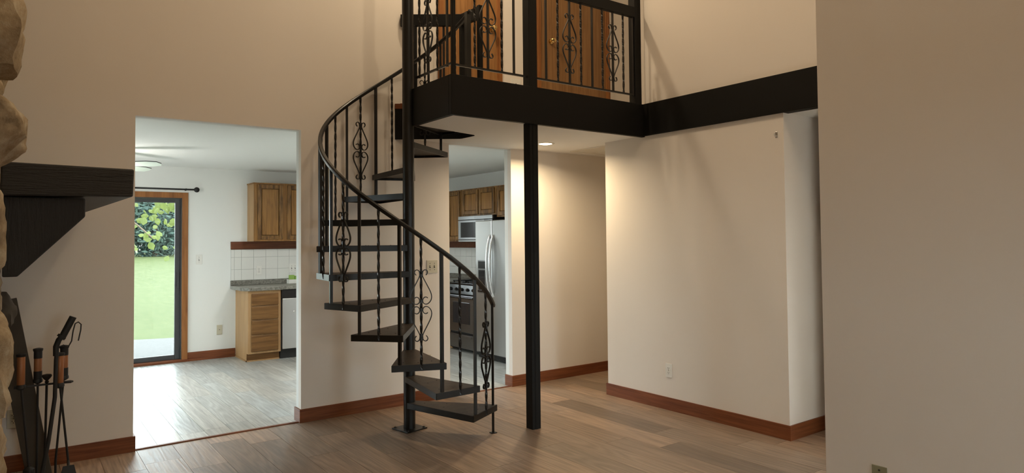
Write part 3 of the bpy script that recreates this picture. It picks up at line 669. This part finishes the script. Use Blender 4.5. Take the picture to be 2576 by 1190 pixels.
# ------------------------------------------------------------------ sliding door
sd_ = thing('door_3', 'dark framed sliding glass door with oak casing to the garden', None, (0.8, YBK, 0), kind='structure')
cs = MB(); cs.box(SX1, SX1+.07, YBK-.02, YBK, 0, 2.135); cs.box(SX0-.07, SX0, YBK-.02, YBK, 0, 2.135); cs.box(SX0, SX1, YBK-.02, YBK, 2.065, 2.135)
obj('casing', cs, M['casing'], sd_, bevel=.003)
jb = MB(); jb.box(SX1-.012, SX1, YBK, YBK+.14, 0.03, 2.065); jb.box(SX0, SX0+.012, YBK, YBK+.14, 0.03, 2.065); jb.box(SX0, SX1, YBK, YBK+.14, 2.053, 2.065)
obj('jamb', jb, M['bronze'], sd_)
obj('sill', MB().box(SX0, SX1+.07, YBK-.035, YBK+.14, 0.0, 0.032), M['base'], sd_, bevel=.004)
def panel(x0, x1, y, nm):
    f = MB(); e, e2 = .06, .058; z0, z1 = .034, 2.05
    f.box(x0, x0+e, y, y+.035, z0, z1); f.box(x1-e, x1, y, y+.035, z0, z1); f.box(x0+e, x1-e, y, y+.035, z0, z0+e2); f.box(x0+e, x1-e, y, y+.035, z1-.045, z1)
    o = obj('panel_frame', f, M['bronze'], sd_, bevel=.003)
    obj('pane', MB().box(x0+e, x1-e, y+.014, y+.020, z0+e2, z1-.045), M['glass'], o)
    return o
a = panel(0.78, SX1-.012, YBK+.035, 'r'); panel(SX0+.012, 0.84, YBK+.085, 'l')
hd = obj('door_handle', MB().box(1.638, 1.652, YBK+.008, YBK+.022, 0.93, 1.13).box(1.638, 1.652, YBK+.02, YBK+.036, 0.94, 0.955).box(1.638, 1.652, YBK+.02, YBK+.036, 1.105, 1.12), M['bronze'], sd_, bevel=.002)
obj('latch', MB().box(1.64, 1.652, YBK+.012, YBK+.034, 1.045, 1.075), M['handle'], sd_)
rd = thing('curtain_rod', 'black curtain rod with ball finial above the sliding door', 'curtain rod', (0.8, YBK-.07, 2.17))
obj('rod', MB().tube([(-.35, YBK-.07, 2.172), (1.82, YBK-.07, 2.172)], .011, 10), M['blackmat'], rd, smooth=True)
for x in (-.36, 1.842): obj('finial', MB().ball((x, YBK-.07, 2.172), .034, 16), M['blackmat'], rd, smooth=True)
for x in (-.2, 1.72): obj('rod_bracket', MB().box(x-.006, x+.006, YBK-.075, YBK, 2.16, 2.185), M['blackmat'], rd)

# ------------------------------------------------------------------ kitchen joinery
def panel_door(par, face, a0, a1, z0, z1, d, mt_f='oak_frame', mt_p='oak', fw=.052):
    # raised-panel door lying on plane d; face '-Y' spans X, face '-X' spans Y
    def B(mb, u0, u1, zz0, zz1, d0, d1):
        return mb.box(u0, u1, d-d1, d-d0, zz0, zz1) if face == '-Y' else mb.box(d-d1, d-d0, u0, u1, zz0, zz1)
    f = MB(); B(f, a0, a0+fw, z0, z1, 0, .019); B(f, a1-fw, a1, z0, z1, 0, .019); B(f, a0+fw, a1-fw, z0, z0+fw, 0, .019); B(f, a0+fw, a1-fw, z1-fw, z1, 0, .019)
    o = obj('cabinet_door', f, M[mt_f], par, bevel=.004)
    obj('door_panel', B(MB(), a0+fw+.006, a1-fw-.006, z0+fw+.006, z1-fw-.006, 0.001, .014), M[mt_p], o, bevel=.006)
    return o
CF = YBK-.60   # base cabinet face plane 8.74
c1 = thing('drawer_cabinet', 'golden oak base cabinet with four drawers at the counter end', 'cabinet', (2.53, 9.05, 0))
obj('body', MB().box(2.335, 2.737, CF, YBK-.001, .10, .884).box(2.335, 2.35, CF+.07, YBK-.001, 0, .10), M['oak_side'], c1)
obj('face_frame', MB().box(2.335, 2.375, CF-.003, CF, .10, .884).box(2.703, 2.737, CF-.003, CF, .10, .884).box(2.375, 2.703, CF-.003, CF, .10, .125).box(2.375, 2.703, CF-.003, CF, .845, .884), M['oak_side'], c1)
for z0, z1 in ((.128, .328), (.338, .516), (.526, .690), (.700, .852)):
    obj('drawer', MB().box(2.372, 2.706, CF-.022, CF-.003, z0, z1), M['oak_h'], c1, bevel=.008)
obj('toe_kick', MB().box(2.335, 2.737, CF+.06, CF+.07, 0, .10), M['oak_h'], c1)
obj('shoe_moulding', MB().box(2.322, 2.335, CF+.045, YBK-.02, 0, .014).box(2.322, 2.737, CF+.045, CF+.06, 0, .014), M['oak_side'], c1)
dw = thing('dishwasher', 'stainless dishwasher with black control strip beside the drawer cabinet', 'dishwasher', (3.05, 9.05, 0))
obj('body', MB().box(2.742, 3.34, CF+.01, YBK-.001, .10, .884), M['blackmat'], dw)
obj('door_panel', MB().box(2.752, 3.33, CF-.028, CF+.008, .125, .772), M['steel'], dw, bevel=.006)
obj('control_panel', MB().box(2.742, 3.34, CF-.022, CF+.009, .778, .880), M['blackplastic'], dw, bevel=.004)
obj('toe_panel', MB().box(2.742, 3.34, CF+.03, CF+.045, .004, .12), M['blackmat'], dw)
obj('knob', MB().lathe([(0.011,-.028),(0.011,-.034),(0.004,-.036)], 2.90, CF, 12, 'Y', .60), M['handle'], dw)
c2 = thing('sink_cabinet', 'oak sink base cabinet between dishwasher and kitchen corner', 'cabinet', (4.1, 9.05, 0))
obj('body', MB().box(3.345, 4.80, CF, YBK-.001, .10, .884).box(3.345, 4.80, CF+.07, CF+.08, 0, .10), M['oak_side'], c2)
for a0 in (3.38, 3.85, 4.32): panel_door(c2, '-Y', a0, a0+.44, .14, .84, CF)
c3 = thing('corner_cabinet', 'oak base cabinet in the kitchen corner beside the stove', 'cabinet', (5.1, 8.7, 0))
obj('body', MB().box(4.83, XK-.001, 8.075, YBK-.001, .10, .884).box(4.90, 4.91, 8.075, 8.70, 0, .10), M['oak_side'], c3)
panel_door(c3, '-X', 8.10, 8.68, .14, .84, 4.83)
ct = thing('countertop', 'grey speckled laminate countertop with low backsplash lip', 'countertop', (3.8, 9.0, .886))
obj('slab', MB().prism([(2.268,YBK-.001),(2.268,8.86),(2.285,8.79),(2.335,8.705),(4.79,8.705),(4.79,8.075),(XK-.001,8.075),(XK-.001,YBK-.001)], .886, .930), M['counter'], ct, bevel=.005)
obj('lip', MB().box(2.268, XK-.001, YBK-.021, YBK-.001, .931, .992).box(XK-.021, XK-.001, 8.075, YBK-.022, .931, .992), M['counter'], ct, bevel=.003)
# tiles
ts_ = thing('tile_backsplash', 'white square tile backsplash above the grey counter', 'backsplash', (2.9, YBK-.006, .993))
obj('grout_bed', MB().box(2.272, 3.26, YBK-.006, YBK-.0005, .993, 1.403), M['grout'], ts_)
xs = [2.273, 2.316, 2.405]; 
while xs[-1] < 3.24: xs.append(xs[-1]+.1585)
xs[-1] = 3.26; zs_ = [.994, 1.137, 1.298, 1.402]
for a, b in zip(xs, xs[1:]):
    for z0, z1 in zip(zs_, zs_[1:]): obj('tile', MB().box(a+.0015, b-.0015, YBK-.011, YBK-.006, z0+.0015, z1-.0015), M['tile'], ts_, bevel=.0012)
tk = thing('tile_backsplash', 'white tile backsplash on the wall behind the stove', 'backsplash', (XK-.006, 8.3, .993))
obj('grout_bed', MB().box(XK-.006, XK-.0005, 7.26, YBK-.03, .993, 1.385), M['grout'], tk)
ys_ = [7.26+.158*i for i in range(14)]
for a, b in zip(ys_, ys_[1:]):
    if b > YBK-.03: b = YBK-.03
    for z0, z1 in ((.994,1.097),(1.097,1.255),(1.255,1.384)): obj('tile', MB().box(XK-.011, XK-.006, a+.0015, b-.0015, z0+.0015, z1-.0015), M['tile'], tk, bevel=.0012)
obj('valance_board', MB().box(2.27, 3.26, YBK-.022, YBK-.0005, 1.404, 1.506), M['board'], bevel=.002, label='red-brown oak board under the wall cabinet over the counter', cat='board')
obj('valance_board', MB().box(XK-.022, XK-.0005, 8.13, YBK-.03, 1.386, 1.480), M['board'], bevel=.002, label='red-brown oak board under the wall cabinets beside the microwave', cat='board')
u1 = thing('wall_cabinet', 'golden oak wall cabinet with two panelled doors over the counter', 'cabinet', (2.95, YBK-.15, 1.507))
UF = YBK-.31
obj('body', MB().box(2.482, 3.25, UF+.02, YBK-.001, 1.508, 2.272), M['oak_side'], u1)
obj('face_frame', MB().box(2.482, 3.25, UF+.001, UF+.02, 1.508, 1.545).box(2.482, 3.25, UF+.001, UF+.02, 2.235, 2.272).box(2.482, 2.54, UF+.001, UF+.02, 1.545, 2.235).box(2.84, 2.93, UF+.001, UF+.02, 1.545, 2.235).box(3.20, 3.25, UF+.001, UF+.02, 1.545, 2.235), M['oak'], u1)
obj('crown', MB().box(2.474, 3.258, UF-.006, YBK-.002, 2.262, 2.276), M['oak'], u1)
for a0, a1 in ((2.525, 2.856), (2.910, 3.215)): panel_door(u1, '-Y', a0, a1, 1.532, 2.252, UF+.001)
# cabinets on the side wall
UX = XK-.33
def side_cab(label, y0, y1, z0, z1, doors):
    t = thing('wall_cabinet', label, 'cabinet', (XK-.16, (y0+y1)/2, z0))
    obj('body', MB().box(UX, XK-.001, y0, y1, z0, z1), M['oak_frame'], t)
    for a0, a1 in doors: panel_door(t, '-X', a0, a1, z0+.02, z1-.02, UX)
side_cab('tall oak wall cabinet beside the microwave, by the kitchen corner', 8.135, 8.98, 1.482, 2.215, ((8.16, 8.48), (8.52, 8.94)))
side_cab('short oak cabinet with two doors above the microwave', 7.265, 8.130, 1.835, 2.215, ((7.30, 7.665), (7.69, 8.075)))
side_cab('oak cabinet above the refrigerator', 6.30, 7.260, 1.80, 2.215, ((6.34, 6.76), (6.80, 7.225)))
mw = thing('microwave', 'stainless over-the-range microwave with dark glass door', 'microwave', (5.2, 7.7, 1.47))
obj('body', MB().box(5.06, XK-.001, 7.27, 8.125, 1.475, 1.833), M['blackmat'], mw)
obj('door', MB().box(5.035, 5.059, 7.47, 8.122, 1.505, 1.775), M['steel_d'], mw, bevel=.004)
obj('window', MB().box(5.030, 5.036, 7.55, 8.05, 1.535, 1.745), M['darkglass'], mw)
obj('control_panel', MB().box(5.035, 5.059, 7.273, 7.465, 1.505, 1.775), M['blackplastic'], mw, bevel=.003)
obj('top_grille', MB().box(5.035, 5.059, 7.273, 8.122, 1.780, 1.831), M['steel_d'], mw, bevel=.003)
obj('bottom_trim', MB().box(5.035, 5.059, 7.273, 8.122, 1.476, 1.500), M['steel_d'], mw, bevel=.003)
obj('logo', MB().lathe([(0.012,-.0015),(0.012,0)], 5.035, 7.70, 14, 'X', 1.806), M['steel_d'], mw)
st = thing('gas_range', 'stainless gas stove with black control panel and oven window', 'stove', (5.1, 7.68, 0))
SXF, SY0, SY1 = 4.80, 7.30, 8.06
obj('body', MB().box(SXF+.06, XK-.001, SY0, SY1, .03, .900), M['blackmat'], st)
obj('oven_door', MB().box(SXF+.02, SXF+.058, SY0+.01, SY1-.01, .265, .755), M['steel_d'], st, bevel=.008)
obj('oven_window', MB().box(SXF+.014, SXF+.021, SY0+.20, SY1-.14, .38, .665), M['darkglass'], st, bevel=.003)
obj('drawer', MB().box(SXF+.02, SXF+.058, SY0+.01, SY1-.01, .05, .235), M['steel_d'], st, bevel=.008)
obj('drawer_handle', MB().box(SXF+.008, SXF+.02, SY0+.16, SY1-.16, .20, .222), M['steel_d'], st, bevel=.004)
obj('control_panel', MB().add([(SXF,SY0,.775),(SXF,SY1,.775),(SXF+.03,SY1,.90),(SXF+.03,SY0,.90),(SXF+.08,SY0,.775),(SXF+.08,SY1,.775),(SXF+.08,SY1,.90),(SXF+.08,SY0,.90)],
    [(0,1,2,3),(4,7,6,5),(3,2,6,7),(0,4,5,1),(0,3,7,4),(1,5,6,2)]), M['blackplastic'], st, bevel=.005)
obj('handle', MB().tube([(SXF-.025, SY0+.05, .735), (SXF-.025, SY1-.05, .735)], .014, 12), M['blackplastic'], st, smooth=True)
for y in (SY0+.06, SY1-.06): obj('handle_mount', MB().box(SXF-.025, SXF+.022, y-.01, y+.01, .725, .745), M['blackplastic'], st)
for i in range(5):
    y = SY0+.10+i*.14
    obj('knob', MB().lathe([(0.021,.012),(0.021,-.012),(0.014,-.022),(0.002,-.023)], SXF+.012, y, 14, 'X', .838), M['blackplastic'], st, smooth=True)
obj('cooktop', MB().box(SXF+.03, XK-.02, SY0, SY1, .900, .922), M['blackplastic'], st, bevel=.004)
for yc in (SY0+.2, SY1-.2):
    g = MB()
    for x in (4.90, 5.08, 5.26): g.box(x-.006, x+.006, yc-.15, yc+.15, .935, .947)
    for y in (yc-.15, yc, yc+.15): g.box(4.88, 5.28, y-.006, y+.006, .935, .947)
    for x in (4.89, 5.27):
        for y in (yc-.145, yc+.145): g.box(x-.006, x+.006, y-.006, y+.006, .922, .936)
    obj('grate', g, M['blackmat'], st)
    for x in (4.99, 5.17): obj('burner', MB().lathe([(0.045,.922),(0.045,.930),(0.03,.934),(0.001,.935)], x, yc, 16), M['blackmat'], st)
fr = thing('refrigerator', 'stainless side-by-side refrigerator with curved bar handles and dispenser', 'refrigerator', (5.1, 6.8, 0))
FX, FY0, FY1, FS = 4.735, 6.32, 7.225, 6.856
obj('body', MB().box(FX+.065, XK-.02, FY0+.005, FY1-.005, .06, 1.735), M['steel_d'], fr)
obj('door', MB().box(FX, FX+.06, FS+.003, FY1, .085, 1.745), M['steel'], fr, bevel=.010)
obj('door', MB().box(FX, FX+.06, FY0, FS-.003, .085, 1.745), M['steel'], fr, bevel=.010)
obj('base_grille', MB().box(FX+.035, FX+.065, FY0+.01, FY1-.01, .012, .075), M['blackmat'], fr)
for z in (.025, .042, .058): obj('grille_slat', MB().box(FX+.030, FX+.035, FY0+.02, FY1-.02, z-.004, z+.004), M['blackplastic'], fr)
for s, y in ((1, FS+.035), (-1, FS-.035)):
    pts = [(FX+.002-.062*math.sin(math.pi*i/14)**0.6, y, .80+.76*i/14) for i in range(15)]
    obj('handle', MB().tube(pts, .0155, 12, nrm=(0,1,0)), M['handle'], fr, smooth=True)
dp = obj('dispenser', MB().box(FX-.006, FX+.001, 6.985, 7.165, .83, 1.245), M['steel_d'], fr, bevel=.003)
obj('dispenser_panel', MB().box(FX-.009, FX-.005, 7.0, 7.15, 1.14, 1.23), M['blackplastic'], dp)
obj('dispenser_recess', MB().box(FX-.0075, FX-.005, 7.005, 7.145, .87, 1.12), M['darkglass'], dp)
obj('dispenser_tray', MB().box(FX-.02, FX-.005, 7.0, 7.15, .845, .865), M['blackplastic'], dp)
# sponge holder on the counter
sh = thing('sponge_caddy', 'clear caddy with a green sponge on the counter under the switch', 'sponge', (3.05, 9.22, .931))
obj('tray', MB().box(2.985, 3.12, 9.17, 9.27, .931, .936).box(2.985, 3.12, 9.17, 9.174, .936, .985).box(2.985, 3.12, 9.266, 9.27, .936, .985).box(2.985, 2.989, 9.174, 9.266, .936, .985).box(3.116, 3.12, 9.174, 9.266, .936, .985), M['white'], sh)
obj('sponge', MB().box(2.995, 3.07, 9.19, 9.225, .937, 1.045), M['green'], sh, bevel=.008)
obj('sponge', MB().box(3.075, 3.108, 9.19, 9.255, .937, 1.03), M['green'], sh, bevel=.008)
obj('soap_dish', MB().lathe([(0.03,.931),(0.034,.935),(0.034,.985),(0.02,.995)], 3.175, 9.15, 16), M['white'], smooth=True, label='round white cup beside the green sponge on the counter', cat='cup')

# unseen fill light added to brighten the kitchen and dining room
kl = thing('kitchen_fill_light', 'unseen flush fill light added over the kitchen floor', 'ceiling light', (3.0, 6.9, 2.40))
obj('shade', MB().lathe([(0.19,2.459),(0.20,2.44),(0.17,2.41),(0.08,2.398),(0.001,2.396)], 3.0, 6.9, 28), emit('kitchen_fill_glow', (1.0, 0.96, 0.88), 2.0), kl, smooth=True)
lamp_light('kitchen_fill', 'AREA', (3.0, 6.9, 2.385), 28, (1.0, 0.98, 0.93), kl, 0.36)
# ceiling fan in the dining room
FC = (0.66, 7.89)
fn = thing('ceiling_fan', 'ceiling fan with pale dark-edged blades in the dining room', 'ceiling fan', (FC[0], FC[1], 2.2))
obj('motor', MB().lathe([(0.02,2.459),(0.06,2.455),(0.06,2.43),(0.02,2.41),(0.02,2.36),(0.10,2.345),(0.12,2.31),(0.11,2.27),(0.05,2.25)], FC[0], FC[1], 24), M['metalwhite'], fn, smooth=True)
obj('fill_globe', MB().lathe([(0.035,2.25),(0.05,2.235),(0.085,2.19),(0.09,2.16),(0.06,2.115),(0.002,2.10)], FC[0], FC[1], 20), emit('fan_fill_glow', (1.0, 0.97, 0.9), 5.0), fn, smooth=True)  # glowing globe added under the fan to brighten the dining ceiling
lamp_light('fan_fill', 'POINT', (FC[0], FC[1], 2.06), 24, (1.0, 0.97, 0.92), fn, 0.09)  # added fill for the ceiling and the blade shadows
for i in range(5):
    a = R(-36+72*i); d = Vector((math.cos(a), math.sin(a), 0)); n_2 = Vector((-d.y, d.x, 0)); cc = Vector((FC[0], FC[1], 2.30))
    outline = [(.14,-.045),(.50,-.068),(.60,-.05),(.625,0),(.60,.05),(.50,.068),(.14,.045)]
    bl = MB(); k = len(outline); tz = lambda v: -v*0.26
    bl.add([cc+d*u+n_2*v+Vector((0,0,tz(v)-.004)) for u, v in outline]+[cc+d*u+n_2*v+Vector((0,0,tz(v)+.004)) for u, v in outline], [tuple(range(k)), tuple(range(2*k-1,k-1,-1))], 0)
    bl.f += [(j, (j+1)%k, (j+1)%k+k, j+k) for j in range(k)]; bl.m += [1]*k
    b = obj('blade', bl, [M['fan_white'], M['bronze']], fn)
    obj('blade_arm', MB().bar(cc+d*.09+Vector((0,0,-.008)), cc+d*.2+Vector((0,0,-.008)), .03, .006), M['brass'], b)

# ------------------------------------------------------------------ garden
g = MB(); nx, ny = 24, 30
X0, X1, Y0, Y1 = -45, 70, YBK+.14, 75
def gz(x, y): return -0.10 + max(0, min(1, (y-14)/28))**1.2*0.85
vv = [(X0+(X1-X0)*i/nx, Y0+(Y1-Y0)*(j/ny)**1.6, 0) for j in range(ny+1) for i in range(nx+1)]
g.add([(x, y, gz(x, y)) for x, y, _ in vv], [(j*(nx+1)+i, j*(nx+1)+i+1, (j+1)*(nx+1)+i+1, (j+1)*(nx+1)+i) for j in range(ny) for i in range(nx)])
obj('lawn_ground', g, M['lawn'], kind='structure', label='mown green lawn behind the house')
obj('lawn_ground.001', MB().box(-45, 70, -40, Y0, -.35, -.13), M['gravel'], kind='structure', label='ground around the house')
edge = [(-8, Y0+.005), (8, Y0+.005)] + [(8-16*i/24, 12.6+0.25*math.sin(i*1.3)+.12*math.sin(i*3.1)) for i in range(25)]
obj('gravel_ground', MB().prism(edge, -.14, -.085), M['gravel'], kind='structure', label='grey gravel strip outside the sliding door')
def leafy(c, rx, ry, rz, n, size, rg, shell=0.55):
    mb = MB()
    for _ in range(n):
        u = Vector((rg.gauss(0,1), rg.gauss(0,1), rg.gauss(0,1))).normalized()*(shell+(1-shell)*rg.random())
        p = Vector((c[0]+u.x*rx, c[1]+u.y*ry, c[2]+u.z*rz))
        if p.z < gz(p.x, p.y): p.z = gz(p.x, p.y)+rg.random()*.4
        a = Vector((rg.gauss(0,1), rg.gauss(0,1), rg.gauss(0,.7))).normalized(); b = a.orthogonal().normalized()
        s = size*rg.uniform(.7, 1.4)
        mb.add([p-a*s, p+b*s*.45, p+a*s, p-b*s*.45], [(0,1,2,3)])
    return mb
rg = random.Random(11)
for i, (x, y, rx, rz, lab) in enumerate([(2.9,42,1.6,2.2,'dark blue-green shrub at the lawn edge, first of the row'),(6.2,42,1.6,2.4,'dark blue-green shrub with a rounded top in the middle of the lawn edge row'),(9.5,42,1.6,2.2,'dark blue-green shrub at the far end of the lawn edge row'),(4.5,46,1.6,2.9,'taller dark shrub standing behind the first lawn edge shrubs'),(7.8,46,1.6,3.0,'taller dark shrub standing behind the last lawn edge shrubs')]):
    z = gz(x, y); t = thing('garden_shrub', lab, 'shrub', (x, y, z), 'shrubs along the lawn edge')
    obj('foliage', leafy((x, y, z+rz*.85), rx, 1.4, rz, 3200, .15, rg), M['hedge'], t)
    obj('stem', MB().tube([(x,y,z-.05),(x+.1,y,z+rz)], .12, 7), M['bark'], t)
for i, (x, y, rx, rz, lab) in enumerate([(1.5,54,3.0,3.4,'pale grey-green tree behind the first shrubs'),(8.0,54,3.2,3.7,'tall pale grey-green tree behind the dark shrubs'),(14.6,54,3.1,3.4,'broad pale grey-green tree past the shrub row')]):
    z = gz(x, y); t = thing('garden_tree', lab, 'tree', (x, y, z), 'trees behind the shrubs')
    obj('foliage', leafy((x, y, z+rz*1.0), rx, 2.5, rz, 5500, .26, rg), M['hedge2'], t)
    obj('trunk', MB().tube([(x,y,z-.1),(x,y,z+rz)], .3, 8), M['bark'], t)
# nearby tree whose branch hangs into view
nt = thing('garden_tree', 'nearby tree with broad yellow-green leaves hanging by the sliding door', 'tree', (-0.6, 16.0, -.1))
obj('trunk', MB().tube([(-.6,16,-.15),(-.55,16,1.2),(-.3,15.9,2.3),(-.2,15.9,2.9)], .14, 10), M['bark'], nt, smooth=True)
br = [[(-.3,15.9,2.3),(.8,15.7,2.75),(1.9,15.6,2.65),(2.7,15.5,2.3),(3.1,15.5,1.75)], [(-.2,15.9,2.5),(1.0,15.4,2.95),(2.2,15.2,2.8),(3.2,15.1,2.3)], [(-.3,15.9,2.1),(.7,15.5,2.3),(1.6,15.3,2.1),(2.2,15.2,1.6)], [(.8,15.7,2.75),(1.8,16.2,2.9),(2.7,16.2,2.4),(3.0,16.2,1.9)]]
base_leaf = [(0,0),(.25,.30),(.6,.36),(1.0,0),(.6,-.36),(.25,-.30)]
for bpts in br:
    b = obj('branch', MB().tube(smooth_path(bpts, 4), .018, 6), M['bark'], nt, smooth=True)
    for _ in range(72):
        f = rg.random()**0.7*(len(bpts)-1); i = min(int(f), len(bpts)-2); p = Vector(bpts[i]).lerp(Vector(bpts[i+1]), f-i)
        p += Vector((rg.gauss(0,.24), rg.gauss(0,.2), rg.gauss(-.06,.2)))
        d = Vector((rg.uniform(-1,1), rg.uniform(-.6,.6), rg.uniform(-.8,.1))).normalized(); s = d.cross(Vector((rg.uniform(-.4,.4),-1+rg.uniform(-.3,.3),rg.uniform(-.2,.9)))).normalized(); nn = d.cross(s)
        ln = rg.uniform(.11, .19)
        obj('leaf', MB().add([p+d*(u*ln)+s*(v*ln)+nn*(abs(v)*ln*.25) for u, v in base_leaf], [(0,1,2,3),(0,3,4,5)]), M['leaf'], b)
